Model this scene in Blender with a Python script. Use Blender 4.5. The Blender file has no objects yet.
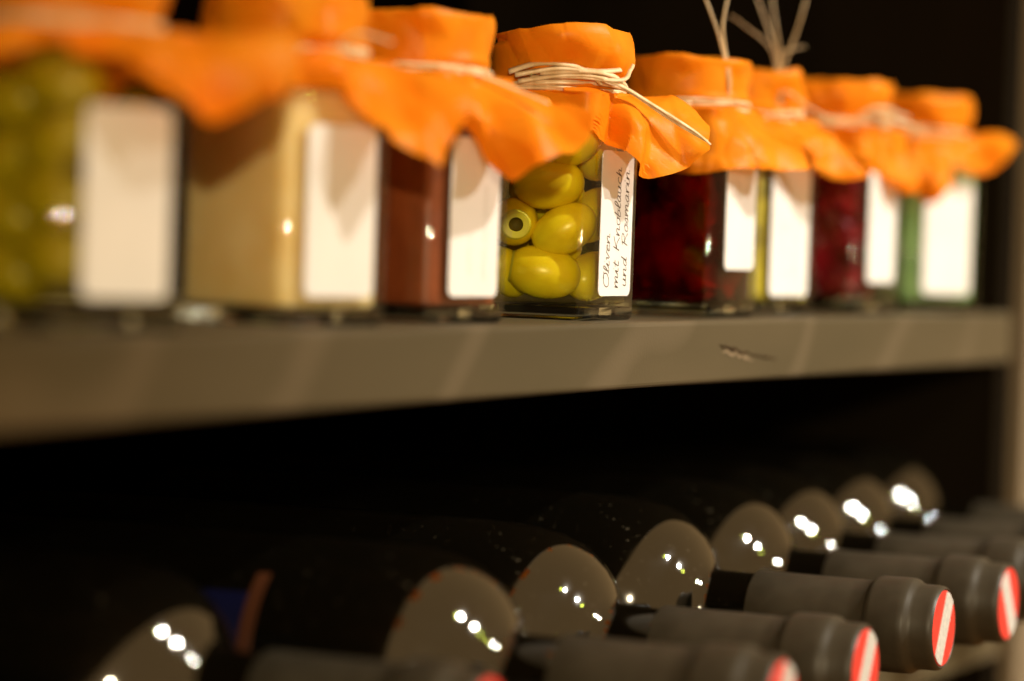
import bpy, bmesh, math, random
from mathutils import Vector, Matrix

SC = bpy.context.scene
COL = SC.collection
RAD = math.radians

# ------------------------------------------------------------------ camera
YAW, PITCH, ROLL = RAD(24.0), RAD(-1.77), RAD(2.0)
CAM = Vector((0.0, 0.0, 1.30))
fwd = Vector((math.cos(YAW) * math.cos(PITCH), math.sin(YAW) * math.cos(PITCH), math.sin(PITCH)))
right0 = fwd.cross(Vector((0, 0, 1))).normalized()
up0 = right0.cross(fwd).normalized()
cr = right0 * math.cos(ROLL) + up0 * math.sin(ROLL)
cu = up0 * math.cos(ROLL) - right0 * math.sin(ROLL)
cam_data = bpy.data.cameras.new('camera')
cam = bpy.data.objects.new('camera', cam_data)
COL.objects.link(cam)
m = Matrix((cr, cu, -fwd)).transposed().to_4x4()
m.translation = CAM
cam.matrix_world = m
cam_data.sensor_fit = 'HORIZONTAL'
cam_data.sensor_width = 36.0
cam_data.lens = 36.0 * 3500.0 / 1024.0
cam_data.clip_start = 0.01
cam_data.dof.use_dof = True
cam_data.dof.focus_distance = 1.135
cam_data.dof.aperture_fstop = 4.5
cam_data.dof.aperture_blades = 0
SC.camera = cam

# ------------------------------------------------------------------ world
world = bpy.data.worlds.new('world')
SC.world = world
world.use_nodes = True
bg = world.node_tree.nodes['Background']
bg.inputs['Color'].default_value = (1.0, 0.60, 0.24, 1)
bg.inputs['Strength'].default_value = 0.50

# ------------------------------------------------------------------ lamps of the room (a row of ceiling spots), plus one added fill
def lamp(name, direction, dist, watts, colour, radius, cone=0):
    d = bpy.data.lights.new(name, 'SPOT' if cone else 'POINT')
    if cone:
        d.spot_size = RAD(cone)
        d.spot_blend = 1.0
    d.energy = watts
    d.color = colour
    d.shadow_soft_size = radius
    o = bpy.data.objects.new(name, d)
    COL.objects.link(o)
    o.location = Vector((1.10, 0.43, 1.22)) + Vector(direction).normalized() * dist
    if cone:
        o.rotation_euler = (Vector((1.32, 0.43, 1.28)) - o.location).to_track_quat('-Z', 'Y').to_euler()
    return o
lamp('room_or_fill_lamp', (0.08, -0.74, 0.67), 3.0, 350, (1.0, 0.92, 0.79), 0.046, 27)
lamp('room_or_fill_lamp', (0.285, -0.83, 0.45), 3.0, 215, (1.0, 0.92, 0.79), 0.040, 27)
lamp('room_or_fill_lamp', (0.01, -0.71, 0.72), 3.0, 3.5, (0.85, 1.0, 0.10), 0.032)
lamp('room_or_fill_lamp', (0.35, -0.85, 0.36), 3.0, 3.5, (0.85, 1.0, 0.10), 0.032)
lamp('room_or_fill_lamp', (-0.88, -0.42, 0.16), 2.4, 85, (1.0, 0.82, 0.52), 0.03)  # added fill from the camera side, brightens the near faces of the jars

vs = SC.view_settings
vs.view_transform = 'Standard'
vs.look = 'None'
vs.exposure = 0.0
vs.gamma = 1.0
vs.use_curve_mapping = False
SC.cycles.max_bounces = 10
SC.cycles.transparent_max_bounces = 24
SC.cycles.caustics_reflective = False
SC.cycles.sample_clamp_indirect = 6.0

# ------------------------------------------------------------------ helpers
def put(name, me, mat=None, parent=None, loc=None, rot=None):
    o = bpy.data.objects.new(name, me)
    COL.objects.link(o)
    if mat is not None:
        if not me.materials:
            me.materials.append(mat)
    if parent is not None:
        o.parent = parent
    if loc is not None:
        o.location = loc
    if rot is not None:
        o.rotation_euler = rot
    return o

def empty(name, loc, rz=0.0):
    o = bpy.data.objects.new(name, None)
    o.empty_display_size = 0.02
    COL.objects.link(o)
    o.location = loc
    o.rotation_euler = (0, 0, rz)
    return o

def tag(o, label, cat, group=None):
    o['label'] = label
    o['category'] = cat
    if group:
        o['group'] = group

def mesh(name, verts, faces, smooth=False):
    me = bpy.data.meshes.new(name)
    me.from_pydata([tuple(v) for v in verts], [], faces)
    me.validate()
    if smooth:
        for p in me.polygons:
            p.use_smooth = True
    me.update()
    return me

def box_bm(bm, lo, hi):
    v = [bm.verts.new((x, y, z)) for x in (lo[0], hi[0]) for y in (lo[1], hi[1]) for z in (lo[2], hi[2])]
    for f in ((0, 1, 3, 2), (4, 6, 7, 5), (0, 4, 5, 1), (2, 3, 7, 6), (0, 2, 6, 4), (1, 5, 7, 3)):
        bm.faces.new([v[i] for i in f])

def box_mesh(name, lo, hi, bevel=0.0, seg=2):
    bm = bmesh.new()
    box_bm(bm, lo, hi)
    if bevel:
        bmesh.ops.bevel(bm, geom=bm.edges[:], offset=bevel, segments=seg, affect='EDGES', profile=0.5)
    bmesh.ops.recalc_face_normals(bm, faces=bm.faces[:])
    me = bpy.data.meshes.new(name)
    bm.to_mesh(me)
    bm.free()
    return me

def lathe(name, prof, seg=64, axis='Z', smooth=True, sharp=35):
    """prof: (axial, radius) list; radius 0 closes with a single vertex"""
    vs_, fs = [], []
    rings = []
    def pt(a, r, t):
        c, s = math.cos(t) * r, math.sin(t) * r
        return (c, s, a) if axis == 'Z' else (c, a, s)
    for a, r in prof:
        if r <= 1e-9:
            rings.append([len(vs_)])
            vs_.append(pt(a, 0, 0))
        else:
            rings.append(list(range(len(vs_), len(vs_) + seg)))
            vs_ += [pt(a, r, 2 * math.pi * k / seg) for k in range(seg)]
    for A, B in zip(rings[:-1], rings[1:]):
        for k in range(seg):
            k2 = (k + 1) % seg
            if len(A) == 1:
                fs.append((A[0], B[k], B[k2]))
            elif len(B) == 1:
                fs.append((A[k], B[0], A[k2]))
            else:
                fs.append((A[k], B[k], B[k2], A[k2]))
    bm = bmesh.new()
    bv = [bm.verts.new(v) for v in vs_]
    for f in fs:
        bm.faces.new([bv[i] for i in f])
    bmesh.ops.recalc_face_normals(bm, faces=bm.faces[:])
    for f in bm.faces:
        f.smooth = smooth
    for e in bm.edges:
        if len(e.link_faces) == 2 and e.calc_face_angle(0) > RAD(sharp):
            e.smooth = False
    me = bpy.data.meshes.new(name)
    bm.to_mesh(me)
    bm.free()
    return me

def tube(bm, pts, r0, r1=None, seg=6, flat=1.0):
    r1 = r0 if r1 is None else r1
    n = len(pts)
    pts = [Vector(p) for p in pts]
    prev = None
    rings = []
    for i, p in enumerate(pts):
        t = (pts[min(i + 1, n - 1)] - pts[max(i - 1, 0)]).normalized()
        if prev is None:
            a = t.orthogonal().normalized()
        else:
            a = (prev - t * prev.dot(t)).normalized()
        prev = a
        b = t.cross(a)
        r = r0 + (r1 - r0) * i / (n - 1)
        rings.append([bm.verts.new(p + a * (math.cos(2 * math.pi * k / seg) * r) + b * (math.sin(2 * math.pi * k / seg) * r * flat)) for k in range(seg)])
    for A, B in zip(rings[:-1], rings[1:]):
        for k in range(seg):
            bm.faces.new((A[k], A[(k + 1) % seg], B[(k + 1) % seg], B[k]))
    bm.faces.new(rings[0][::-1])
    bm.faces.new(rings[-1])

def bm_mesh(name, bm, smooth=False):
    bmesh.ops.recalc_face_normals(bm, faces=bm.faces[:])
    if smooth:
        for f in bm.faces:
            f.smooth = True
    me = bpy.data.meshes.new(name)
    bm.to_mesh(me)
    bm.free()
    return me

# ------------------------------------------------------------------ materials
def new_mat(name):
    mt = bpy.data.materials.new(name)
    mt.use_nodes = True
    nt = mt.node_tree
    return mt, nt, nt.nodes['Principled BSDF'], nt.nodes['Material Output']

def noise_mix(nt, c1, c2, scale, lo=0.35, hi=0.65, detail=4, vec='Object', dist=0.0, stretch=None):
    tc = nt.nodes.new('ShaderNodeTexCoord')
    no = nt.nodes.new('ShaderNodeTexNoise')
    no.inputs['Scale'].default_value = scale
    no.inputs['Detail'].default_value = detail
    no.inputs['Distortion'].default_value = dist
    src = tc.outputs[vec]
    if stretch:
        mp = nt.nodes.new('ShaderNodeMapping')
        mp.inputs['Scale'].default_value = stretch
        nt.links.new(src, mp.inputs['Vector'])
        src = mp.outputs['Vector']
    nt.links.new(src, no.inputs['Vector'])
    rp = nt.nodes.new('ShaderNodeValToRGB')
    rp.color_ramp.elements[0].position = lo
    rp.color_ramp.elements[1].position = hi
    rp.color_ramp.elements[0].color = (*c1, 1)
    rp.color_ramp.elements[1].color = (*c2, 1)
    nt.links.new(no.outputs['Fac'], rp.inputs['Fac'])
    return rp.outputs['Color'], no.outputs['Fac']

def bump(nt, p, fac, strength, distance=0.001):
    b = nt.nodes.new('ShaderNodeBump')
    b.inputs['Strength'].default_value = strength
    b.inputs['Distance'].default_value = distance
    nt.links.new(fac, b.inputs['Height'])
    nt.links.new(b.outputs['Normal'], p.inputs['Normal'])

def simple(name, c1, c2, scale, rough=0.6, spec=0.5, bmp=0.0, lo=0.35, hi=0.65, stretch=None, sss=0.0, metallic=0.0, bdist=0.001, sr=(0.006, 0.004, 0.001)):
    mt, nt, p, out = new_mat(name)
    c, f = noise_mix(nt, c1, c2, scale, lo, hi, stretch=stretch)
    nt.links.new(c, p.inputs['Base Color'])
    p.inputs['Roughness'].default_value = rough
    p.inputs['Specular IOR Level'].default_value = spec
    p.inputs['Metallic'].default_value = metallic
    if sss:
        p.inputs['Subsurface Weight'].default_value = sss
        p.inputs['Subsurface Radius'].default_value = sr
        p.inputs['Subsurface Scale'].default_value = 1.0
    if bmp:
        bump(nt, p, f, bmp, bdist)
    return mt

M = {}
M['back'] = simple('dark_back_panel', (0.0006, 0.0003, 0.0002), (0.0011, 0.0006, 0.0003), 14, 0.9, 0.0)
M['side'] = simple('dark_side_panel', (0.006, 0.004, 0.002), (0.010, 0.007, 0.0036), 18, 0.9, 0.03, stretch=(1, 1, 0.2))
M['post'] = simple('beige_upright', (0.18, 0.14, 0.088), (0.23, 0.18, 0.115), 25, 0.6, 0.3, stretch=(1, 1, 0.15))
M['floor'] = simple('floor_tan', (0.42, 0.24, 0.09), (0.52, 0.30, 0.12), 3, 0.5, 0.4)

def make_shelf_mat():
    mt, nt, p, out = new_mat('greige_shelf_board')
    c, f = noise_mix(nt, (0.058, 0.045, 0.018), (0.088, 0.066, 0.031), 9, 0.3, 0.7, detail=6, stretch=(0.5, 1, 2))
    # pale diagonal streaks mixed into the board colour
    tc = nt.nodes.new('ShaderNodeTexCoord')
    mp = nt.nodes.new('ShaderNodeMapping')
    mp.inputs['Rotation'].default_value = (0, RAD(38), 0)
    nt.links.new(tc.outputs['Object'], mp.inputs['Vector'])
    wv = nt.nodes.new('ShaderNodeTexWave')
    wv.wave_type = 'BANDS'
    wv.bands_direction = 'Z'
    wv.inputs['Scale'].default_value = 4.0
    wv.inputs['Distortion'].default_value = 6.0
    wv.inputs['Detail'].default_value = 1.5
    wv.inputs['Detail Scale'].default_value = 1.5
    nt.links.new(mp.outputs['Vector'], wv.inputs['Vector'])
    rp = nt.nodes.new('ShaderNodeValToRGB')
    rp.color_ramp.elements[0].position = 0.86
    rp.color_ramp.elements[1].position = 1.0
    rp.color_ramp.elements[0].color = (0, 0, 0, 1)
    rp.color_ramp.elements[1].color = (0.30, 0.30, 0.30, 1)
    nt.links.new(wv.outputs['Fac'], rp.inputs['Fac'])
    mx = nt.nodes.new('ShaderNodeMixRGB')
    mx.inputs['Color2'].default_value = (0.165, 0.125, 0.075, 1)
    nt.links.new(rp.outputs['Color'], mx.inputs['Fac'])
    nt.links.new(c, mx.inputs['Color1'])
    nt.links.new(mx.outputs['Color'], p.inputs['Base Color'])
    p.inputs['Roughness'].default_value = 0.62
    p.inputs['Specular IOR Level'].default_value = 0.4
    c2, f2 = noise_mix(nt, (0, 0, 0), (1, 1, 1), 900, detail=2)
    bump(nt, p, f2, 0.12, 0.0005)
    return mt
M['shelf'] = make_shelf_mat()
M['gouge'] = simple('gouge_dark', (0.03, 0.018, 0.008), (0.06, 0.036, 0.016), 300, 0.9, 0.1)
M['chip'] = simple('chip_pale', (0.20, 0.15, 0.09), (0.28, 0.21, 0.13), 900, 0.8, 0.2)

def glass_thin(name, tint, edge, f0=0.045, rough=0.02):
    """clear jar glass: see-through with a coloured tint, mirror reflection that grows towards grazing"""
    mt, nt, p, out = new_mat(name)
    nt.nodes.remove(p)
    tr = nt.nodes.new('ShaderNodeBsdfTransparent')
    gl = nt.nodes.new('ShaderNodeBsdfGlossy')
    gl.inputs['Roughness'].default_value = rough
    lw = nt.nodes.new('ShaderNodeLayerWeight')
    lw.inputs['Blend'].default_value = 0.5
    cm = nt.nodes.new('ShaderNodeValToRGB')
    cm.color_ramp.elements[0].position = 0.25
    cm.color_ramp.elements[1].position = 0.95
    cm.color_ramp.elements[0].color = (*tint, 1)
    cm.color_ramp.elements[1].color = (*edge, 1)
    nt.links.new(lw.outputs['Facing'], cm.inputs['Fac'])
    nt.links.new(cm.outputs['Color'], tr.inputs['Color'])
    pw = nt.nodes.new('ShaderNodeMath'); pw.operation = 'POWER'
    pw.inputs[1].default_value = 5.0
    nt.links.new(lw.outputs['Facing'], pw.inputs[0])
    fr = nt.nodes.new('ShaderNodeMath'); fr.operation = 'MULTIPLY_ADD'
    fr.inputs[1].default_value = 0.96 - f0
    fr.inputs[2].default_value = f0
    nt.links.new(pw.outputs[0], fr.inputs[0])
    mx = nt.nodes.new('ShaderNodeMixShader')
    nt.links.new(fr.outputs[0], mx.inputs['Fac'])
    nt.links.new(tr.outputs[0], mx.inputs[1])
    nt.links.new(gl.outputs[0], mx.inputs[2])
    nt.links.new(mx.outputs[0], out.inputs['Surface'])
    return mt
M['jar_glass'] = glass_thin('clear_jar_glass', (0.96, 0.97, 0.95), (0.62, 0.64, 0.56))
M['jar_glass_green'] = glass_thin('green_jar_glass', (0.78, 0.90, 0.74), (0.42, 0.60, 0.42))
M['brine'] = glass_thin('olive_brine', (0.995, 0.98, 0.70), (0.98, 0.93, 0.55), f0=0.004)
M['brine_red'] = glass_thin('red_brine', (0.62, 0.06, 0.07), (0.5, 0.03, 0.04), f0=0.004)
mt, nt, p, out = new_mat('thick_glass_base')
p.inputs['Base Color'].default_value = (0.85, 0.92, 0.82, 1)
p.inputs['Transmission Weight'].default_value = 1.0
p.inputs['Roughness'].default_value = 0.03
p.inputs['IOR'].default_value = 1.5
M['glass_base'] = mt

def make_paper():
    mt, nt, p, out = new_mat('orange_crepe_paper')
    c, f = noise_mix(nt, (0.97, 0.24, 0.004), (1.0, 0.36, 0.014), 60, 0.3, 0.7)
    nt.links.new(c, p.inputs['Base Color'])
    p.inputs['Roughness'].default_value = 0.38
    p.inputs['Specular IOR Level'].default_value = 0.14
    tl = nt.nodes.new('ShaderNodeBsdfTranslucent')
    tl.inputs['Color'].default_value = (1.0, 0.30, 0.015, 1)
    mx = nt.nodes.new('ShaderNodeMixShader')
    mx.inputs['Fac'].default_value = 0.30
    nt.links.new(p.outputs[0], mx.inputs[1])
    nt.links.new(tl.outputs[0], mx.inputs[2])
    nt.links.new(mx.outputs[0], out.inputs['Surface'])
    c2, f2 = noise_mix(nt, (0, 0, 0), (1, 1, 1), 260, detail=5, dist=1.0)
    bump(nt, p, f2, 0.25, 0.0006)
    return mt
M['paper'] = make_paper()
M['raffia'] = simple('pale_raffia', (0.62, 0.44, 0.22), (0.86, 0.70, 0.46), 220, 0.6, 0.3, stretch=(1, 1, 0.3))
M['sticker'] = simple('white_sticker', (0.78, 0.775, 0.75), (0.84, 0.83, 0.81), 40, 0.6, 0.3)
M['ink'] = simple('brown_ink', (0.05, 0.03, 0.018), (0.10, 0.06, 0.036), 100, 0.6, 0.2)
M['ink_faint'] = simple('faint_ink', (0.42, 0.38, 0.32), (0.5, 0.46, 0.40), 100, 0.7, 0.2)
M['lid'] = simple('metal_lid', (0.55, 0.45, 0.25), (0.6, 0.5, 0.3), 20, 0.35, 0.5, metallic=1.0)
M['olive'] = simple('olive_skin', (0.80, 0.60, 0.014), (1.0, 0.84, 0.035), 95, 0.28, 0.5, sss=0.35, lo=0.3, hi=0.7, sr=(0.007, 0.006, 0.0012))
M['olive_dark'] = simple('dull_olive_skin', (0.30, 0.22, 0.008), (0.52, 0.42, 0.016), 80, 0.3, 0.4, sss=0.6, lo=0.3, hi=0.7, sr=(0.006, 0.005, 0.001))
M['olive_cut'] = simple('olive_flesh', (0.62, 0.58, 0.05), (0.72, 0.66, 0.10), 200, 0.4, 0.4, sss=0.2)
M['olive_hole'] = simple('olive_hole', (0.10, 0.07, 0.008), (0.16, 0.11, 0.012), 200, 0.6, 0.3)
M['beige_fill'] = simple('beige_spread', (0.84, 0.55, 0.20), (0.95, 0.70, 0.34), 55, 0.5, 0.3, sss=0.5, lo=0.3, hi=0.7, sr=(0.016, 0.012, 0.007))
M['brown_fill'] = simple('red_brown_spread', (0.15, 0.030, 0.007), (0.26, 0.062, 0.016), 70, 0.4, 0.3, lo=0.3, hi=0.7)
M['beet'] = simple('beetroot', (0.06, 0.002, 0.006), (0.40, 0.008, 0.03), 60, 0.25, 0.5, lo=0.35, hi=0.7)
M['yellow_fill'] = simple('yellow_pickle', (0.10, 0.075, 0.008), (0.55, 0.45, 0.03), 70, 0.35, 0.4, lo=0.35, hi=0.6)
M['green_fill'] = simple('pale_green_spread', (0.26, 0.36, 0.17), (0.46, 0.56, 0.32), 120, 0.5, 0.3, sss=0.9, sr=(0.012, 0.014, 0.009))

def make_bottle_glass():
    mt, nt, p, out = new_mat('black_bottle_glass')
    c, f = noise_mix(nt, (0.0025, 0.0022, 0.0012), (0.055, 0.046, 0.032), 480, 0.675, 0.78, detail=2)
    nt.links.new(c, p.inputs['Base Color'])
    p.inputs['IOR'].default_value = 1.90
    p.inputs['Specular IOR Level'].default_value = 0.62
    c2, f2 = noise_mix(nt, (0.03, 0.03, 0.03), (0.16, 0.16, 0.16), 60, 0.4, 0.75, detail=3)
    nt.links.new(c2, p.inputs['Roughness'])
    return mt
M['bottle'] = make_bottle_glass()
M['capsule'] = simple('black_capsule', (0.034, 0.029, 0.020), (0.046, 0.040, 0.028), 120, 0.46, 0.42, bmp=0.05)
M['disc_red'] = simple('red_seal', (0.72, 0.028, 0.022), (0.80, 0.045, 0.032), 400, 0.45, 0.4)
M['disc_white'] = simple('white_band', (0.48, 0.47, 0.45), (0.62, 0.61, 0.58), 700, 0.5, 0.4)
M['blue_label'] = simple('dark_blue_label', (0.002, 0.003, 0.028), (0.003, 0.004, 0.038), 30, 0.5, 0.3)
M['orange_border'] = simple('orange_border', (0.07, 0.022, 0.008), (0.09, 0.028, 0.010), 30, 0.5, 0.3)

# ------------------------------------------------------------------ the shelf unit
SH_F, SH_B = 0.422, 0.690          # front and back of the shelves (depth axis)
SH_TOP, SH_T = 1.2725, 0.0215
BRD_TOP, BRD_T = 1.136, 0.0185
X0, X1 = -0.35, 1.484
SLOPE = 0.013                       # the lower shelf rises slightly towards the far end
def brd(x): return BRD_TOP + SLOPE * (x - 1.118)

o = put('floor', box_mesh('floor', (-3.0, -4.0, -0.05), (4.0, 2.0, 0.0)), M['floor'])
o['kind'] = 'structure'
tag(o, 'tan room floor far below the shelves', 'floor')
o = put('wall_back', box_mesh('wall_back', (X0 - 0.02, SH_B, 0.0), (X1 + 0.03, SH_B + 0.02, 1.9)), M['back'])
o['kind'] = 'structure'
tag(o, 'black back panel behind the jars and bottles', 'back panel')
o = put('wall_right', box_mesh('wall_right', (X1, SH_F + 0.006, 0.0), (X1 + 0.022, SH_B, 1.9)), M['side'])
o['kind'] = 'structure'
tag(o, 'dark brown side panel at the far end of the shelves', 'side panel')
o = put('trim_1', box_mesh('trim_1', (X1 + 0.020, SH_F - 0.002, 0.0), (X1 + 0.07, SH_F + 0.006, 1.9), 0.001), M['post'])
o['kind'] = 'structure'
tag(o, 'beige upright post at the right end of the shelf', 'post')
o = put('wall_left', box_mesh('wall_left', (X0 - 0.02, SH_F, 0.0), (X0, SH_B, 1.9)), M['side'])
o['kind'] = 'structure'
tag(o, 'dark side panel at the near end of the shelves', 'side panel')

def rough_board(name, lo, hi, bevel, seed, nx=120):
    """a board whose front arrises are slightly worn"""
    me = box_mesh(name, lo, hi, bevel, 3)
    return me
shelf = put('shelf_board', rough_board('shelf_board', (X0, SH_F, SH_TOP - SH_T), (X1, SH_B, SH_TOP), 0.0016, 1), M['shelf'])
tag(shelf, 'worn greige wooden shelf carrying the row of preserve jars', 'shelf')
low_me = rough_board('lower_board', (X0, SH_F, BRD_TOP - BRD_T), (X1, SH_B, BRD_TOP), 0.0012, 2)
for q in low_me.vertices:
    q.co.z += SLOPE * (q.co.x - 1.118)
lower = put('shelf_board', low_me, M['shelf'])
tag(lower, 'lower greige wooden shelf under the wine bottles', 'shelf')

# the split in the front edge of the upper shelf, with chipped lacquer round it
rnd = random.Random(5)
def sliver(name, x0, x1, z0, z1, w, seed, mat, thick=0.00035):
    r = random.Random(seed)
    n = 16
    top, bot = [], []
    for i in range(n + 1):
        t = i / n
        ww = w * (math.sin(math.pi * t) ** 0.6) * r.uniform(0.45, 1.2)
        x = x0 + (x1 - x0) * t
        z = z0 + (z1 - z0) * t + r.uniform(-w, w) * 0.6
        top.append((x, z + ww / 2)); bot.append((x, z - ww / 2))
    y = SH_F
    v, f = [], []
    for (x, z) in top: v.append((x, y - thick, z))
    for (x, z) in bot: v.append((x, y - thick, z))
    for (x, z) in top: v.append((x, y + 0.0005, z))
    for (x, z) in bot: v.append((x, y + 0.0005, z))
    k = n + 1
    for i in range(n):
        f += [(i, i + 1, k + i + 1, k + i), (i, 2 * k + i, 2 * k + i + 1, i + 1), (k + i, k + i + 1, 3 * k + i + 1, 3 * k + i)]
    return put(name, mesh(name, v, f), mat, shelf)
sliver('split', 1.122, 1.152, 1.2640, 1.2600, 0.0013, 3, M['gouge'])
sliver('split', 1.150, 1.180, 1.2605, 1.2578, 0.0008, 8, M['gouge'])
sliver('chipped_edge', 1.124, 1.156, 1.2622, 1.2584, 0.0014, 4, M['chip'], 0.0002)

# ------------------------------------------------------------------ wine bottles
CAPS = [(0.0000, 0.0), (0.0000, 0.0128), (-0.0004, 0.0131), (0.0000, 0.0136), (0.0008, 0.0140), (0.0020, 0.0142), (0.0068, 0.0142),
        (0.0082, 0.0147), (0.0092, 0.0155), (0.0102, 0.0159), (0.0120, 0.0160), (0.0212, 0.0160), (0.0226, 0.0157), (0.0236, 0.0146), (0.0243, 0.0141),
        (0.0300, 0.0143), (0.0500, 0.0145), (0.0645, 0.0148), (0.0651, 0.0146), (0.0652, 0.0136)]
BODY = [(0.0600, 0.0), (0.0600, 0.0134), (0.0780, 0.0137), (0.0805, 0.0139), (0.0820, 0.0146), (0.0834, 0.0168), (0.0851, 0.0204),
        (0.0873, 0.0242), (0.0905, 0.0280), (0.0953, 0.0317), (0.1010, 0.0343), (0.1085, 0.0361), (0.1170, 0.0370), (0.1270, 0.0374),
        (0.1400, 0.0375), (0.2100, 0.0375), (0.2900, 0.0375), (0.2960, 0.0365), (0.2985, 0.0340), (0.2990, 0.0300), (0.2920, 0.0200), (0.2860, 0.0)]
me_body = lathe('bottle_body', BODY, 96, 'Y', sharp=60)
me_caps = lathe('bottle_capsule', CAPS, 80, 'Y', sharp=50)
me_disc = lathe('bottle_seal', [(-0.0003, 0.0), (-0.0003, 0.0124), (0.0000, 0.0126)], 64, 'Y')
# white band across the round seal
def band_mesh():
    R, h = 0.0122, 0.0042
    n = 10
    xs = []
    v, f = [], []
    for i in range(n + 1):
        z = -h + 2 * h * i / n
        x = math.sqrt(R * R - z * z)
        v += [(-x, -0.00052, z), (x, -0.00052, z), (-x, -0.0003, z), (x, -0.0003, z)]
    for i in range(n):
        a, b = 4 * i, 4 * (i + 1)
        f += [(a, a + 1, b + 1, b), (a, b, b + 2, a + 2), (a + 1, a + 3, b + 3, b + 1)]
    f += [(0, 2, 3, 1), (4 * n, 4 * n + 1, 4 * n + 3, 4 * n + 2)]
    return mesh('seal_band', v, f)
me_band = band_mesh()
for me, k in ((me_body, 'bottle'), (me_caps, 'capsule'), (me_disc, 'disc_red'), (me_band, 'disc_white')):
    me.materials.append(M[k])

def bottle(x, y, label, spin, tilt=0.0, dz=0.0):
    t = empty('wine_bottle', (x, y, brd(x)))
    tag(t, label, 'wine bottle', 'wine bottles lying on the lower shelf')
    zc = 0.0375 + dz + 0.0004
    put('glass_body', me_body, None, t, (0, 0, zc))
    c = put('neck_capsule', me_caps, None, t, (0, 0, zc))
    d = put('seal', me_disc, None, c, (0, 0, 0), (0, RAD(spin), 0))
    d['label'] = 'round red seal crossed by a white band'
    put('white_band', me_band, None, c, (0, 0, 0), (0, RAD(spin), 0))
    return t
BOT = [
    (0.836, 0.3755, 'nearest wine bottle, very blurred, its neck ending at the bottom edge under the brown jar', 20),
    (0.913, 0.3212, 'second wine bottle from the camera, blurred seal cut by the bottom edge, blue label inside', -62),
    (1.000, 0.3258, 'wine bottle between the sharp dusty bottle and the blurred bottle with the blue label', -62),
    (1.116, 0.337, 'sharp dusty wine bottle whose red seal has a white band rising to the right', -62),
    (1.200, 0.339, 'wine bottle whose red and white seal is rightmost in view, band falling to the right', -125),
    (1.277, 0.345, 'wine bottle just behind the rightmost seal, third from the side panel', 35),
    (1.354, 0.350, 'wine bottle second from the dark side panel, with two round lamp glints', 10),
    (1.431, 0.354, 'wine bottle farthest away, lying against the dark side panel', 70),
]
bots = [bottle(*b) for b in BOT]
bots[1].location.z += 0.0005           # lies on its paper label
# paper label on the second bottle: dark blue with an orange rim
me_lab = lathe('bottle_label', [(0.1500, 0.0374), (0.1500, 0.03775), (0.2150, 0.03775), (0.2150, 0.0374)], 96, 'Y', sharp=30)
lb = put('label', me_lab, M['blue_label'], bots[1], (0, 0, 0.0375))
lb['label'] = 'dark blue wrap label with an orange rim'
put('rim', lathe('bottle_label_rim', [(0.1470, 0.0374), (0.1470, 0.0378), (0.1515, 0.0378), (0.1515, 0.0374)], 96, 'Y', sharp=30), M['orange_border'], lb)

# ------------------------------------------------------------------ preserve jars
HW, CR = 0.0220, 0.0050            # half width of the square glass and its corner radius
def rsq(hw, crad, n=5):
    pts = []
    for q, (sx, sy) in enumerate(((1, 1), (-1, 1), (-1, -1), (1, -1))):
        for k in range(n + 1):
            a = RAD(90 * q + 90 * k / n)
            pts.append((sx * (hw - crad) + crad * math.cos(a), sy * (hw - crad) + crad * math.sin(a)))
    return pts
def loft_sq(name, rows, n=5, smooth=True, cap0=True, cap1=True):
    """rows: (z, half width, corner radius)"""
    bm = bmesh.new()
    rings = []
    for z, hw, c in rows:
        rings.append([bm.verts.new((x, y, z)) for x, y in rsq(hw, min(c, hw * 0.999), n)])
    N = len(rings[0])
    for A, B in zip(rings[:-1], rings[1:]):
        for k in range(N):
            bm.faces.new((A[k], A[(k + 1) % N], B[(k + 1) % N], B[k]))
    if cap0: bm.faces.new(rings[0][::-1])
    if cap1: bm.faces.new(rings[-1])
    bmesh.ops.recalc_face_normals(bm, faces=bm.faces[:])
    for f in bm.faces: f.smooth = smooth
    for e in bm.edges:
        if len(e.link_faces) == 2 and e.calc_face_angle(0) > RAD(40): e.smooth = False
    me = bpy.data.meshes.new(name)
    bm.to_mesh(me); bm.free()
    return me
me_glass = loft_sq('jar_glass', [(0.0042, 0.0220, CR), (0.0600, 0.0220, CR), (0.0655, 0.0214, 0.008), (0.0690, 0.0200, 0.013), (0.0715, 0.0188, 0.0187), (0.0745, 0.0186, 0.01855)], cap0=False, cap1=False)
me_base = loft_sq('jar_base', [(0.0004, 0.0200, CR), (0.0000, 0.0208, CR), (0.0008, 0.0217, CR), (0.0020, 0.0220, CR), (0.0042, 0.0220, CR), (0.0044, 0.0195, CR)])
me_fill = loft_sq('jar_fill', [(0.0050, 0.0185, 0.004), (0.0058, 0.0198, 0.0045), (0.0590, 0.0198, 0.0045), (0.0640, 0.0190, 0.007), (0.0660, 0.0180, 0.008)])
me_lid = lathe('jar_lid', [(0.0722, 0.0), (0.0722, 0.0200), (0.0730, 0.0207), (0.0868, 0.0207), (0.0876, 0.0200), (0.0876, 0.0)], 48)
me_glass.materials.append(M['jar_glass'])
me_base.materials.append(M['glass_base'])
me_lid.materials.append(M['lid'])

def glass_reach(az, hw=HW, c=CR):
    """distance from the axis to the rounded square outline in local direction az"""
    x, y = abs(math.cos(az)), abs(math.sin(az))
    d = hw / max(x, y)
    if min(x, y) * d > hw - c:
        b = (hw - c) * (x + y)
        cc = 2 * (hw - c) ** 2 - c * c
        d = b + math.sqrt(max(b * b - cc, 0))
    return d

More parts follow.
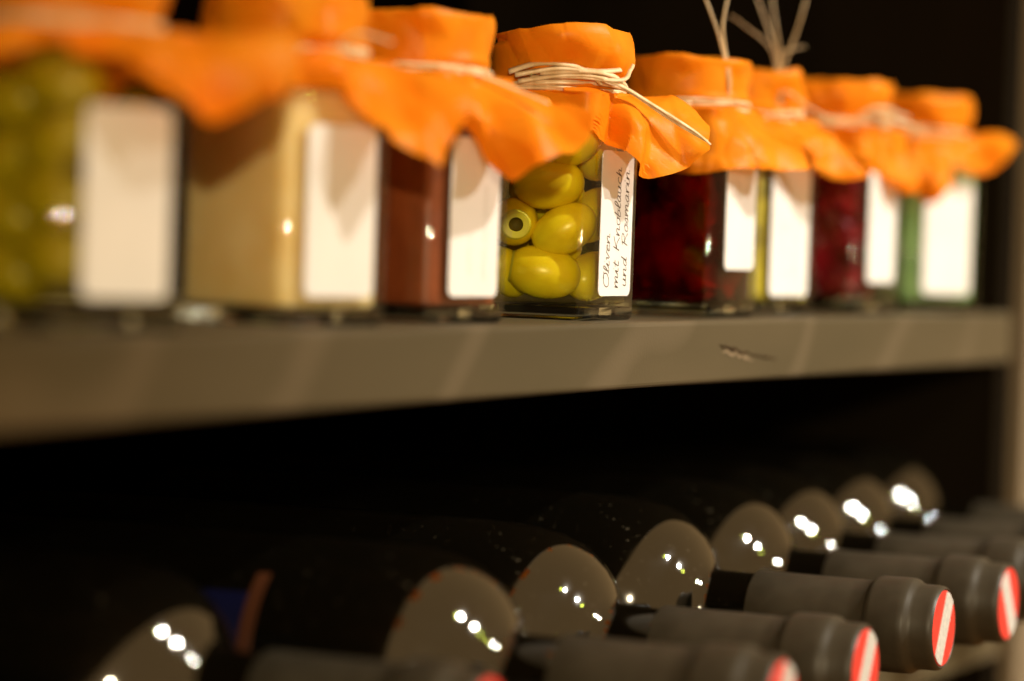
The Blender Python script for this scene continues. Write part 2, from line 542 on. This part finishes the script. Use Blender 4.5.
def pl(seed, n, lo=-1.0, hi=1.0):
    """periodic piecewise-linear noise: sharp creases with flat paper between them"""
    r = random.Random(seed)
    k = sorted(((i + r.uniform(-0.32, 0.32)) / n) % 1.0 for i in range(n))
    v = [r.uniform(lo, hi) for _ in range(n)]
    def f(t):
        t = t % 1.0
        for i in range(n):
            a, b = k[i], k[(i + 1) % n] + (1 if i == n - 1 else 0)
            tt = t + 1 if t < k[0] else t
            if a <= tt <= b:
                u = (tt - a) / (b - a + 1e-9)
                return v[i] * (1 - u) + v[(i + 1) % n] * u
        return v[0]
    return f

def ctrl(points):
    """points: (azimuth deg, length, slope deg) -> periodic linear interpolation"""
    ps = sorted((a % 360, l, b) for a, l, b in points)
    def f(az):
        a = az % 360
        for i in range(len(ps)):
            p0, p1 = ps[i], ps[(i + 1) % len(ps)]
            a0, a1 = p0[0], p1[0] + (360 if i == len(ps) - 1 else 0)
            aa = a + 360 if a < ps[0][0] else a
            if a0 <= aa <= a1:
                u = (aa - a0) / (a1 - a0 + 1e-9)
                us = u * u * (3 - 2 * u)
                return p0[1] * (1 - u) + p1[1] * u, p0[2] * (1 - us) + p1[2] * us
        return ps[0][1], ps[0][2]
    return f

def crumple(seed, n=6):
    r = random.Random(seed * 7 + 3)
    W = []
    for i in range(n):
        d = Vector((r.gauss(0, 1), r.gauss(0, 1), r.gauss(0, 1))).normalized()
        wl = r.uniform(0.013, 0.042)
        W.append((d / wl, r.random(), wl * r.uniform(0.045, 0.075)))
    def f(p):
        s = 0.0
        for d, ph, a in W:
            u = (d.dot(p) + ph) % 1.0
            s += a * (abs(2 * u - 1) * 2 - 1)
        return s
    return f

def paper_cover(rz, seed, pts, R=0.0222, ztop=0.0915, ztie=0.0745, lump=1.0):
    N = 340
    fn = ctrl(pts)
    n1, n2, n3 = pl(seed, 11), pl(seed + 1, 22), pl(seed + 2, 9)
    n4, n5 = pl(seed + 3, 15), pl(seed + 4, 34)
    rows = []
    mm = 0.001
    top = [(0.0, 0.6), (0.2, 0.55), (0.4, 0.5), (0.6, 0.4), (0.8, 0.35), (0.9, 0.3), (0.96, 0.15), (1.0, -0.15), (1.015, -0.7), (1.022, -1.5)]
    for rr, dz in top:
        row = []
        for k in range(N):
            t = k / N
            r = R * rr * (1 + 0.035 * lump * n1(t) * rr)
            z = ztop + dz * mm + (n3(t) * 0.55 + n2(t) * 0.25) * mm * rr * lump
            row.append((r, t, z))
        rows.append(row)
    for s in (0.08, 0.18, 0.28, 0.38, 0.48, 0.58, 0.68, 0.78, 0.87, 0.94, 1.0):
        row = []
        for k in range(N):
            t = k / N
            pinch = s * s
            r = R * (1.025 - 0.09 * pinch) + mm * (n1(t) * 0.8 * (1 - 0.4 * s) + n2(t) * 0.9 * s + n5(t) * 0.5 * s) * lump
            z = ztop - 0.0015 + (ztie - ztop + 0.0015) * s + n3(t) * 0.55 * mm * (1 - s)
            row.append((max(r, 0.0199 if s > 0.85 else 0.0216), t, z))
        rows.append(row)
    n_lid = len(rows) - 1
    Q = 28
    base = rows[-1]
    cur = [(r, z) for r, t, z in base]
    for j in range(1, Q + 1):
        w = j / Q
        row = []
        for k in range(N):
            t = k / N
            az = 360 * t + math.degrees(rz)
            L, beta = fn(az)
            b = beta * (0.55 + 0.62 * w) + 9 * n4(t) + 5 * n3(t + w * 0.03)
            b = RAD(max(-25, min(97, b)))
            dl = L / Q
            r, z = cur[k]
            r += dl * math.cos(b); z -= dl * math.sin(b)
            cur[k] = (r, z)
            q = L * w
            w_ = 0.35 + 0.65 * w
            dn = q * w_ * (0.20 * n2(t + 0.0016 * j) + 0.07 * n5(t) + 0.24 * n1(t * 1.0 - 0.0026 * j)) * lump
            ro = r + dn * math.sin(b); zo = z + dn * math.cos(b)
            if zo < 0.0735:
                ro = max(ro, glass_reach(2 * math.pi * t) + 0.0012)
            row.append((ro, t + 0.004 * w * n5(t), zo))
        rows.append(row)
    v, f = [(0, 0, rows[0][0][2])], []
    for row in rows[1:]:
        for r, t, z in row:
            a = 2 * math.pi * t
            v.append((r * math.cos(a), r * math.sin(a), z))
    for k in range(N):
        f.append((0, 1 + k, 1 + (k + 1) % N))
    for j in range(len(rows) - 2):
        A, B = 1 + j * N, 1 + (j + 1) * N
        for k in range(N):
            k2 = (k + 1) % N
            f += [(A + k, B + k, B + k2), (A + k, B + k2, A + k2)]
    cf = crumple(seed)
    me = mesh('paper_cover', v, f, smooth=True)
    nrm = [Vector(q.normal) for q in me.vertices]
    if nrm[0].z < 0: nrm = [-q for q in nrm]
    for i, q in enumerate(me.vertices):
        p = Vector(v[i])
        dcf = cf(p) * lump
        ring = (i - 1) // N if i else 0
        if ring < 6: dcf *= 0.25
        elif ring < n_lid - 4: dcf *= 0.70
        elif ring < n_lid: dcf = abs(dcf) * 0.30
        else: dcf *= min(1.0, 0.25 + 0.05 * (ring - n_lid))
        np_ = p + nrm[i] * dcf
        if ring < n_lid:
            rad = math.hypot(np_.x, np_.y)
            if np_.z < 0.0888 and 0.015 < rad < 0.0216:
                np_.x *= 0.0216 / rad; np_.y *= 0.0216 / rad
            if rad < 0.0216 and ring < 9: np_.z = max(np_.z, 0.0894)
        if np_.z < 0.0735:
            rad = math.hypot(np_.x, np_.y); g = glass_reach(math.atan2(np_.y, np_.x)) + 0.0008
            if rad < g: np_.x *= g / rad; np_.y *= g / rad
        q.co = np_
    me.update()
    bm = bmesh.new(); bm.from_mesh(me)
    for e in bm.edges:
        if len(e.link_faces) == 2 and e.calc_face_angle(0) > RAD(28): e.smooth = False
    bm.to_mesh(me); bm.free()
    return me

# right and towards-camera directions on the floor plan, for laying out the raffia ends
IR = Vector((math.sin(YAW), -math.cos(YAW), 0)); IT = Vector((-math.cos(YAW), -math.sin(YAW), 0))
def loc_pt(rz, r, z, t):
    """mm along the aisle side, above the shelf, towards the near end -> jar coordinates"""
    p = IR * r * 0.001 + IT * t * 0.001 + Vector((0, 0, z * 0.001))
    return Matrix.Rotation(-rz, 3, 'Z') @ p

def raffia(jar, rz, seed, tails, turns=5, zt=74.6, R=21.9):
    r = random.Random(seed)
    bm = bmesh.new()
    for i in range(turns):
        z0 = zt + r.uniform(-1.4, 1.4)
        ph = r.uniform(0, 6.28)
        pts = []
        for k in range(41):
            a = ph + 2 * math.pi * k / 40
            rr = R + 0.5 + 0.4 * math.sin(3 * a + i)
            pts.append((rr * 0.001 * math.cos(a), rr * 0.001 * math.sin(a), (z0 + 0.7 * math.sin(2 * a + i * 1.3)) * 0.001))
        tube(bm, pts, 0.00065, seg=5, flat=0.7)
    tie = put('raffia_tie', bm_mesh('raffia_tie', bm, True), M['raffia'], jar)
    for pts, w0, w1 in tails:
        bm = bmesh.new()
        P = [loc_pt(rz, *p) for p in pts]
        Q = []
        for i in range(len(P) - 1):
            p0, p1, p2, p3 = P[max(i - 1, 0)], P[i], P[i + 1], P[min(i + 2, len(P) - 1)]
            for s in range(6):
                u = s / 6
                Q.append(0.5 * ((2 * p1) + (p2 - p0) * u + (2 * p0 - 5 * p1 + 4 * p2 - p3) * u * u + (3 * p1 - p0 - 3 * p2 + p3) * u ** 3))
        Q.append(P[-1])
        tube(bm, Q, w0 * 0.001, w1 * 0.001, seg=5, flat=0.45)
        put('strand', bm_mesh('strand', bm, True), M['raffia'], tie)
    return tie

# sticker with rounded corners, lying on the aisle face
def sticker_mesh(w, h):
    bm = bmesh.new()
    pts = []
    c = 0.0025
    for q, (sx, sz) in enumerate(((1, 1), (-1, 1), (-1, -1), (1, -1))):
        for k in range(6):
            a = RAD(90 * q + 18 * k)
            pts.append((sx * (w / 2 - c) + c * math.cos(a), sz * (h / 2 - c) + c * math.sin(a)))
    f = [bm.verts.new((x, 0, z)) for x, z in pts]
    b = [bm.verts.new((x, 0.00022, z)) for x, z in pts]
    bm.faces.new(f); bm.faces.new(b[::-1])
    n = len(pts)
    for i in range(n):
        bm.faces.new((f[i], b[i], b[(i + 1) % n], f[(i + 1) % n]))
    return bm_mesh('sticker', bm)

# handwriting: single-stroke cursive letters, unit x-height
GL = {
 'O': (1.25, [[(0.75, 1.75), (0.25, 1.5), (0.05, 0.8), (0.3, 0.1), (0.75, 0.05), (1.1, 0.6), (1.05, 1.4), (0.75, 1.75), (0.6, 1.55), (1.2, 1.6)]]),
 'K': (1.25, [[(0.2, 1.8), (0.12, 0.0)], [(1.05, 1.75), (0.2, 0.8), (0.6, 0.75), (1.15, 0.0)]]),
 'R': (1.2, [[(0.2, 0.0), (0.25, 1.7)], [(0.05, 1.5), (0.6, 1.8), (1.0, 1.4), (0.7, 0.95), (0.3, 0.85), (0.7, 0.6), (1.15, 0.0)]]),
 'l': (0.5, [[(0.0, 0.1), (0.35, 1.1), (0.4, 1.7), (0.22, 1.75), (0.15, 0.9), (0.2, 0.05), (0.5, 0.15)]]),
 'i': (0.5, [[(0.0, 0.2), (0.2, 1.0), (0.18, 0.1), (0.5, 0.15)], [(0.27, 1.35), (0.31, 1.45)]]),
 'v': (0.75, [[(0.0, 0.9), (0.15, 1.0), (0.3, 0.0), (0.62, 1.0), (0.75, 0.85)]]),
 'e': (0.65, [[(0.0, 0.4), (0.45, 0.7), (0.35, 1.0), (0.12, 0.8), (0.12, 0.2), (0.35, 0.0), (0.65, 0.2)]]),
 'n': (0.85, [[(0.05, 1.0), (0.1, 0.0), (0.2, 0.75), (0.45, 1.0), (0.55, 0.75), (0.55, 0.1), (0.85, 0.15)]]),
 'm': (1.2, [[(0.05, 1.0), (0.1, 0.0), (0.2, 0.75), (0.4, 1.0), (0.5, 0.7), (0.5, 0.0), (0.6, 0.75), (0.8, 1.0), (0.9, 0.75), (0.9, 0.1), (1.2, 0.15)]]),
 't': (0.55, [[(0.25, 1.6), (0.18, 0.2), (0.32, 0.0), (0.55, 0.15)], [(0.0, 1.05), (0.5, 1.1)]]),
 'o': (0.7, [[(0.4, 1.0), (0.1, 0.8), (0.1, 0.2), (0.35, 0.0), (0.58, 0.3), (0.55, 0.85), (0.4, 1.0), (0.7, 0.9)]]),
 'b': (0.7, [[(0.2, 1.75), (0.12, 0.1), (0.35, 0.0), (0.58, 0.4), (0.4, 0.85), (0.15, 0.6)], [(0.5, 0.7), (0.7, 0.75)]]),
 'a': (0.75, [[(0.5, 0.95), (0.2, 0.95), (0.05, 0.4), (0.25, 0.0), (0.5, 0.5), (0.52, 0.95), (0.5, 0.15), (0.75, 0.15)]]),
 'u': (0.8, [[(0.05, 1.0), (0.08, 0.2), (0.28, 0.0), (0.5, 0.4), (0.52, 1.0), (0.52, 0.15), (0.8, 0.15)]]),
 'c': (0.6, [[(0.48, 0.85), (0.3, 1.0), (0.08, 0.7), (0.1, 0.2), (0.32, 0.0), (0.6, 0.2)]]),
 'h': (0.8, [[(0.18, 1.75), (0.1, 0.0), (0.2, 0.7), (0.42, 0.95), (0.52, 0.7), (0.5, 0.1), (0.8, 0.1)]]),
 'd': (0.8, [[(0.48, 0.9), (0.2, 0.95), (0.05, 0.4), (0.25, 0.0), (0.48, 0.4), (0.58, 1.75), (0.52, 0.15), (0.8, 0.15)]]),
 's': (0.6, [[(0.0, 0.15), (0.35, 1.0), (0.45, 0.5), (0.35, 0.05), (0.1, 0.1), (0.6, 0.15)]]),
 'r': (0.6, [[(0.05, 0.95), (0.1, 0.0), (0.15, 0.65), (0.35, 1.0), (0.6, 0.9)]]),
 ' ': (0.8, []),
}
def writing(lines, height, line_x, start_z, stroke, seed):
    """lines read upwards along the sticker; returns flat ink ribbons"""
    r = random.Random(seed)
    bm = bmesh.new()
    for text, lx, sz in zip(lines, line_x, start_z):
        cur = 0.0
        for ch in text:
            w, strokes = GL[ch]
            for st in strokes:
                pts = []
                for x, y in st:
                    xx = (cur + x + 0.14 * y + r.uniform(-.03, .03)) * height * 1.36
                    yy = (y + r.uniform(-.04, .04)) * height
                    pts.append(Vector((lx - yy, 0, sz + xx)))
                fine = []
                for i in range(len(pts) - 1):
                    p0, p1, p2, p3 = pts[max(i - 1, 0)], pts[i], pts[i + 1], pts[min(i + 2, len(pts) - 1)]
                    for s in range(3):
                        u = s / 3
                        fine.append(0.5 * ((2 * p1) + (p2 - p0) * u + (2 * p0 - 5 * p1 + 4 * p2 - p3) * u * u + (3 * p1 - p0 - 3 * p2 + p3) * u ** 3))
                fine.append(pts[-1])
                prev = None
                for i, p in enumerate(fine):
                    d = fine[min(i + 1, len(fine) - 1)] - fine[max(i - 1, 0)]
                    n = Vector((-d.z, 0, d.x))
                    if n.length < 1e-9: n = Vector((1, 0, 0))
                    n = n.normalized() * stroke / 2
                    a, b = bm.verts.new(p + n), bm.verts.new(p - n)
                    if prev: bm.faces.new((prev[0], prev[1], b, a))
                    prev = (a, b)
            cur += w
    return bm_mesh('handwriting', bm)

def jar(x, y, rot, label, fill, seed, pts, tails, label_z=0.0315, label_h=0.047, label_w=0.028, glass=None, ztop=0.0915, turns=5, brine=None, lump=1.0, lab_dx=0.0):
    rz = -RAD(rot)
    t = empty('preserve_jar', (x, y, SH_TOP), rz)
    tag(t, label, 'jar', 'preserve jars on the shelf')
    if glass:
        g = me_glass.copy(); g.materials.clear(); g.materials.append(glass)
    else:
        g = me_glass
    put('glass_body', g, None, t)
    put('glass_base', me_base, None, t)
    put('lid', me_lid, None, t)
    pc = put('paper_cover', paper_cover(rz, seed, pts, ztop=ztop, lump=lump), M['paper'], t)
    raffia(t, rz, seed, tails, turns)
    s = put('sticker', sticker_mesh(label_w, label_h), M['sticker'], t, (lab_dx, -HW - 0.00034, label_z))
    s['label'] = 'white paper sticker with rounded corners'
    if fill is not None:
        me = me_fill.copy()
        me.materials.append(fill)
        put('filling', me, None, t)
    if brine is not None:
        me = me_fill.copy()
        me.materials.append(brine)
        put('brine', me, None, t)
    return t, s, rz

JARS = {}
# (azimuth, skirt length m, slope deg): 294 = along the shelf front to the right of the photo, 204 = towards the camera
JARS[1] = jar(0.7480, 0.455, 18, 'leftmost jar, blurred, yellow green olives, orange paper cover and white sticker', None, 101,
    [(204, 0.010, 50), (236, 0.012, 50), (262, 0.030, 50), (284, 0.036, 30), (304, 0.036, -6), (325, 0.018, 30), (20, 0.03, 40), (110, 0.030, 30), (160, 0.018, 50)], [], brine=M['brine'])
JARS[2] = jar(0.8615, 0.455, 15, 'blurred jar of beige spread between the leftmost olive jar and the brown jar', M['beige_fill'], 211,
    [(204, 0.014, 50), (242, 0.010, 50), (272, 0.040, 64), (300, 0.026, 34), (20, 0.03, 40), (110, 0.025, 30), (160, 0.018, 50)],
    [([(14, 75, 16), (20, 80, 18), (30, 78, 18)], 1.0, 0.6)])
JARS[3] = jar(0.9445, 0.455, 6, 'jar of red brown spread with an orange paper corner reaching over the olive jar', M['brown_fill'], 307,
    [(204, 0.013, 45), (235, 0.018, 50), (250, 0.040, 55), (282, 0.038, 28), (312, 0.020, 40), (20, 0.03, 40), (110, 0.022, 30), (160, 0.014, 40)],
    [([(10, 76, 18), (24, 72, 12), (40, 66, 8)], 0.8, 0.5)])
JARS[4] = jar(1.0515, 0.455, -1, 'sharp jar of yellow green olives with a readable handwritten sticker', None, 415,
    [(204, 0.014, 50), (232, 0.016, 62), (256, 0.031, 48), (284, 0.036, 30), (312, 0.020, 40), (20, 0.03, 45), (110, 0.018, 40), (160, 0.012, 50)],
    [([(-13, 76, 21), (2, 78.5, 22.5), (14, 78, 21), (24, 73.5, 17), (36, 66, 14), (49, 59, 12)], 1.3, 0.8),
     ([(-9, 77.5, 21), (6, 78, 22.5), (18, 76.5, 20), (30, 70.5, 16), (44, 62.5, 13), (50, 58, 12)], 1.2, 0.6),
     ([(-6, 79, 22), (8, 80, 22), (17, 79, 19), (22, 76, 15)], 1.5, 1.1),
     ([(-14, 78, 21), (0, 80.5, 22.5), (12, 80, 21), (20, 81, 16)], 1.3, 1.0),
     ([(-16, 79, 20), (-6, 82, 21.5), (6, 81, 22), (14, 76, 21)], 1.4, 0.9),
     ([(6, 78, 22), (20, 77.5, 20), (23, 81, 15), (24, 83, 13)], 1.0, 0.6)], ztop=0.0928, turns=7, brine=M['brine'])
JARS[5] = jar(1.1680, 0.455, 1, 'jar of dark red beetroot with a wide hanging paper skirt and two upright raffia ends', None, 523,
    [(165, 0.025, 72), (204, 0.0265, 74), (240, 0.0265, 72), (262, 0.026, 64), (288, 0.031, 52), (315, 0.016, 40), (20, 0.03, 45), (110, 0.022, 50)],
    [([(12, 74, 16), (14, 80, 17), (10, 98, 17), (3, 116, 16), (0, 128, 15)], 0.9, 0.6),
     ([(13, 75, 16), (14, 84, 17), (11, 102, 16), (13, 118, 15), (10, 124, 14)], 0.9, 0.6)], label_z=0.0405, ztop=0.0910, lump=0.8, brine=M['brine_red'])
JARS[6] = jar(1.2540, 0.465, 11, 'jar of yellow pickle with a fan of raffia ends standing up', M['yellow_fill'], 631,
    [(204, 0.016, 55), (240, 0.018, 55), (262, 0.026, 58), (287, 0.036, 48), (312, 0.018, 40), (20, 0.03, 45), (110, 0.020, 40), (160, 0.014, 50)],
    [([(11, 76, 18), (12, 92, 18), (5, 112, 17), (-3, 130, 16)], 0.9, 0.5),
     ([(11, 76, 18), (12, 94, 18), (9, 112, 17), (6, 132, 16)], 0.8, 0.5),
     ([(12, 76, 18), (13, 92, 18), (18, 108, 17), (22, 124, 16)], 0.9, 0.7),
     ([(11, 76, 18), (9, 98, 18), (-2, 108, 17), (-8, 112, 16)], 0.7, 0.4),
     ([(12, 76, 18), (11, 96, 18), (17, 100, 17), (21, 101, 16)], 0.7, 0.4),
     ([(12, 77, 18), (14, 84, 19), (24, 78, 16), (34, 74, 14)], 1.0, 0.7)], label_h=0.049)
JARS[7] = jar(1.3310, 0.455, 4, 'dark red jar with a raffia knot, between the yellow pickle jar and the green jar', None, 743,
    [(204, 0.024, 66), (240, 0.020, 60), (270, 0.030, 62), (294, 0.028, 66), (318, 0.018, 50), (20, 0.03, 45), (110, 0.022, 40), (160, 0.022, 60)],
    [([(-4, 78, 19), (8, 79, 20), (22, 77, 17), (34, 73, 15)], 1.4, 1.0),
     ([(-10, 77, 18), (6, 76, 20), (18, 80, 17), (28, 78, 15)], 1.2, 0.8),
     ([(6, 77, 20), (14, 81, 20), (22, 80, 18), (16, 76, 19)], 1.2, 1.2)], label_z=0.036)
JARS[8] = jar(1.4230, 0.4510, 27, 'pale green jar at the far right end of the shelf, next to the side panel', M['green_fill'], 857,
    [(180, 0.020, 66), (214, 0.032, 74), (240, 0.014, 50), (262, 0.022, 45), (290, 0.020, 22), (318, 0.014, 40), (0, 0.004, 60), (60, 0.010, 50), (110, 0.022, 40)],
    [], glass=M['jar_glass_green'], turns=3, ztop=0.0905)

# ink on the stickers
s4 = JARS[4][1]
h = put('handwriting', writing(['Oliven', 'mit Knoblauch', 'und Rosmarin'], 0.0029, (-0.0052, 0.0030, 0.0102), (-0.0212, -0.0212, -0.0205), 0.00036, 3), M['ink'], s4, (0, -0.00006, 0))
h['label'] = 'dark brown handwriting reading Oliven mit Knoblauch und Rosmarin'
def scribble(s, cols, seed):
    r = random.Random(seed)
    bm = bmesh.new()
    for x0, z0, z1 in cols:
        z = z0
        prev = None
        i = 0
        while z < z1:
            x = x0 + (0.0011 if i % 2 else -0.0011) * r.uniform(0.3, 1.0)
            a, b = bm.verts.new((x - 0.0002, 0, z)), bm.verts.new((x + 0.0002, 0, z + 0.0001))
            if prev and r.random() > 0.12: bm.faces.new((prev[0], prev[1], b, a))
            prev = (a, b)
            z += r.uniform(0.0005, 0.0009)
            i += 1
    put('handwriting', bm_mesh('scribble', bm), M['ink_faint'], s, (0, -0.00006, 0))
scribble(JARS[5][1], [(-0.004, -0.001, 0.020), (0.006, 0.000, 0.018)], 4)
scribble(JARS[3][1], [(-0.003, -0.019, -0.004), (0.006, -0.019, 0.010)], 5)
scribble(JARS[6][1], [(-0.005, -0.018, 0.004), (0.003, -0.018, 0.012)], 6)

# ------------------------------------------------------------------ olives
def olive_mesh(seed, hole):
    r = random.Random(seed)
    L, W = 0.0112, 0.0078
    prof = []
    n = 18
    for i in range(n + 1):
        a = math.pi * i / n
        z, rr = -math.cos(a) * L, (math.sin(a) ** 0.88) * W
        prof.append((z, rr))
    if hole:
        prof = [p for p in prof if p[0] < 0.0090]
        prof += [(0.0096, 0.0044), (0.0096, 0.0030)]
    me = lathe('olive_skin', prof, 28, 'Z', sharp=60)
    me.materials.append(M['olive'])
    return me
me_ol = olive_mesh(1, False)
me_olh = olive_mesh(2, True)
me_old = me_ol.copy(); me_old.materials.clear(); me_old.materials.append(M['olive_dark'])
me_hole = lathe('olive_pit', [(0.0096, 0.0024), (0.0082, 0.0022), (0.0066, 0.0), ], 20, 'Z'); me_hole.materials.append(M['olive_hole'])
me_cut = lathe('olive_rim', [(0.0093, 0.0050), (0.0099, 0.0044), (0.0098, 0.0024), (0.0094, 0.0023)], 24, 'Z'); me_cut.materials.append(M['olive_cut'])

def olive(jarkey, pos, direction, label, hole, scale=1.0, group='green olives in the sharp jar'):
    t, s, rz = JARS[jarkey]
    e = empty('green_olive', (0, 0, 0))
    M3 = Matrix.Rotation(rz, 3, 'Z')
    e.location = Vector(t.location) + M3 @ (Vector(pos) * 0.001)
    e.rotation_euler = Vector(direction).to_track_quat('Z', 'Y').to_euler()
    e.scale = (scale,) * 3
    tag(e, label, 'olive', group)
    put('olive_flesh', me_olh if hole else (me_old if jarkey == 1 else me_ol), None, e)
    if hole:
        put('cut_rim', me_cut, None, e)
        put('pit_hole', me_hole, None, e)
    return e
# positions in the jar in mm: x along the shelf (negative = near face), y into the shelf (negative = aisle face), z up
OL = [
    ((-10.5, -2.5, 43.5), (0.1, -1, 0.1), 'big olive lying across at the upper middle of the sharp jar', False, 1.05),
    ((-10.8, 9.0, 31.0), (-0.9, -0.45, -0.1), 'olive with its pitted end facing the camera at the left of the sharp jar', True, 1.0),
    ((-9.5, -8.0, 29.0), (0.3, -0.8, 0.5), 'olive in the middle right of the sharp jar, left of the sticker', False, 1.0),
    ((-10.5, -1.5, 15.0), (-0.45, 0.95, 0.15), 'lowest olive of the sharp jar with a dark pit hole at its left end', True, 1.1),
    ((-10.5, 11.5, 14.5), (-0.7, 0.3, 0.6), 'olive at the bottom left of the sharp jar, half hidden by the brown jar', True, 0.88),
    ((-10.0, 11.0, 52.0), (0.2, 1, 0.3), 'olive under the paper at the upper left of the sharp jar', False, 0.95),
    ((-9.5, -8.5, 57.0), (0.1, -1, 0.4), 'olive just under the paper at the upper right of the sharp jar', False, 1.0),
    ((8.0, -11.0, 14.0), (1, -0.2, 0.3), 'olive behind the sticker low in the sharp jar', False, 1.0),
    ((8.0, -11.0, 34.0), (0.8, -0.3, 0.6), 'olive behind the middle of the sticker in the sharp jar', False, 1.0),
    ((8.0, -11.0, 53.0), (1, 0.2, -0.3), 'olive behind the top of the sticker in the sharp jar', False, 0.95),
    ((9.0, 9.5, 22.0), (0.5, 1, 0.3), 'olive at the back of the sharp jar, lower half', False, 1.0),
    ((4.5, 1.0, 24.0), (0.3, 1, 0.2), 'olive deep inside the sharp jar, low', False, 0.9),
    ((4.5, 1.0, 38.0), (0.3, -1, 0.3), 'olive deep inside the sharp jar, halfway up', False, 0.9),
    ((4.5, 1.0, 53.0), (0.6, 1, 0.1), 'olive deep inside the sharp jar, near the top', False, 0.9),
    ((9.0, 9.5, 44.0), (0.9, -0.4, 0.5), 'olive at the back of the sharp jar, upper half', False, 1.0),
]
for pos, d, lab, hole, sc in OL:
    olive(4, pos, d, lab, hole, sc)
rnd = random.Random(77)
k = 0
WORDS = ['low at the left', 'low at the right', 'second from the bottom at the left', 'second from the bottom at the right', 'third from the bottom at the left', 'third from the bottom at the right', 'top left', 'top right']
for lev in range(4):
    for side in range(2):
        pos = (-10.0 + rnd.uniform(-.4, .4), (9.8 if side == 0 else -9.3) + rnd.uniform(-.6, .6), 13.5 + lev * 14.2 + (4.0 if side else 0))
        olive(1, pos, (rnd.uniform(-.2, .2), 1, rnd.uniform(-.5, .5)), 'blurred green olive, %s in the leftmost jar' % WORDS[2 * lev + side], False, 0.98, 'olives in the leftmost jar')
for lev in range(3):
    pos = (10.0, -9.0 + rnd.uniform(-1, 1), 16 + lev * 17)
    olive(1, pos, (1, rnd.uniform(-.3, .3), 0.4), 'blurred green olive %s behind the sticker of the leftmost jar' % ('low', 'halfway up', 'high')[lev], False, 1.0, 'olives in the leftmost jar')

# ------------------------------------------------------------------ beetroot pieces (too many and too tangled to count)
def chunks(jarkey, seed, n, mat, name, label):
    t, s, rz = JARS[jarkey]
    r = random.Random(seed)
    bm = bmesh.new()
    for i in range(n):
        L, W, T = r.uniform(6, 11), r.uniform(4, 7), r.uniform(2.0, 4.0)
        rot = Matrix.Rotation(r.uniform(0, 6.28), 3, 'Z') @ Matrix.Rotation(r.uniform(0, 6.28), 3, 'X') @ Matrix.Rotation(r.uniform(0, 6.28), 3, 'Y')
        c = Vector((r.uniform(-13, 13), r.uniform(-13, 13), r.uniform(12, 59)))
        if i % 2 == 0: c.x = -13.0
        elif i % 4 == 1: c.y = -13.0
        vs_ = []
        for sx in (-1, 1):
            for sy in (-1, 1):
                for sz in (-1, 1):
                    p = c + rot @ Vector((sx * L * r.uniform(.75, 1), sy * W * r.uniform(.75, 1), sz * T * r.uniform(.75, 1)))
                    p.x = max(-18.6, min(18.6, p.x)); p.y = max(-18.6, min(18.6, p.y)); p.z = max(6.0, min(64, p.z))
                    vs_.append(bm.verts.new(p * 0.001))
        for f in ((0, 1, 3, 2), (4, 6, 7, 5), (0, 4, 5, 1), (2, 3, 7, 6), (0, 2, 6, 4), (1, 5, 7, 3)):
            bm.faces.new([vs_[q] for q in f])
    o = put(name, bm_mesh(name, bm, False), mat, None)
    o.location = t.location
    o.rotation_euler = t.rotation_euler
    o['kind'] = 'stuff'
    tag(o, label, 'beetroot')
chunks(5, 9, 120, M['beet'], 'beetroot_pieces', 'dark red chopped beetroot filling the jar with upright raffia ends')
chunks(7, 19, 120, M['beet'], 'beetroot_pieces', 'dark red chopped beetroot filling the jar left of the green jar')
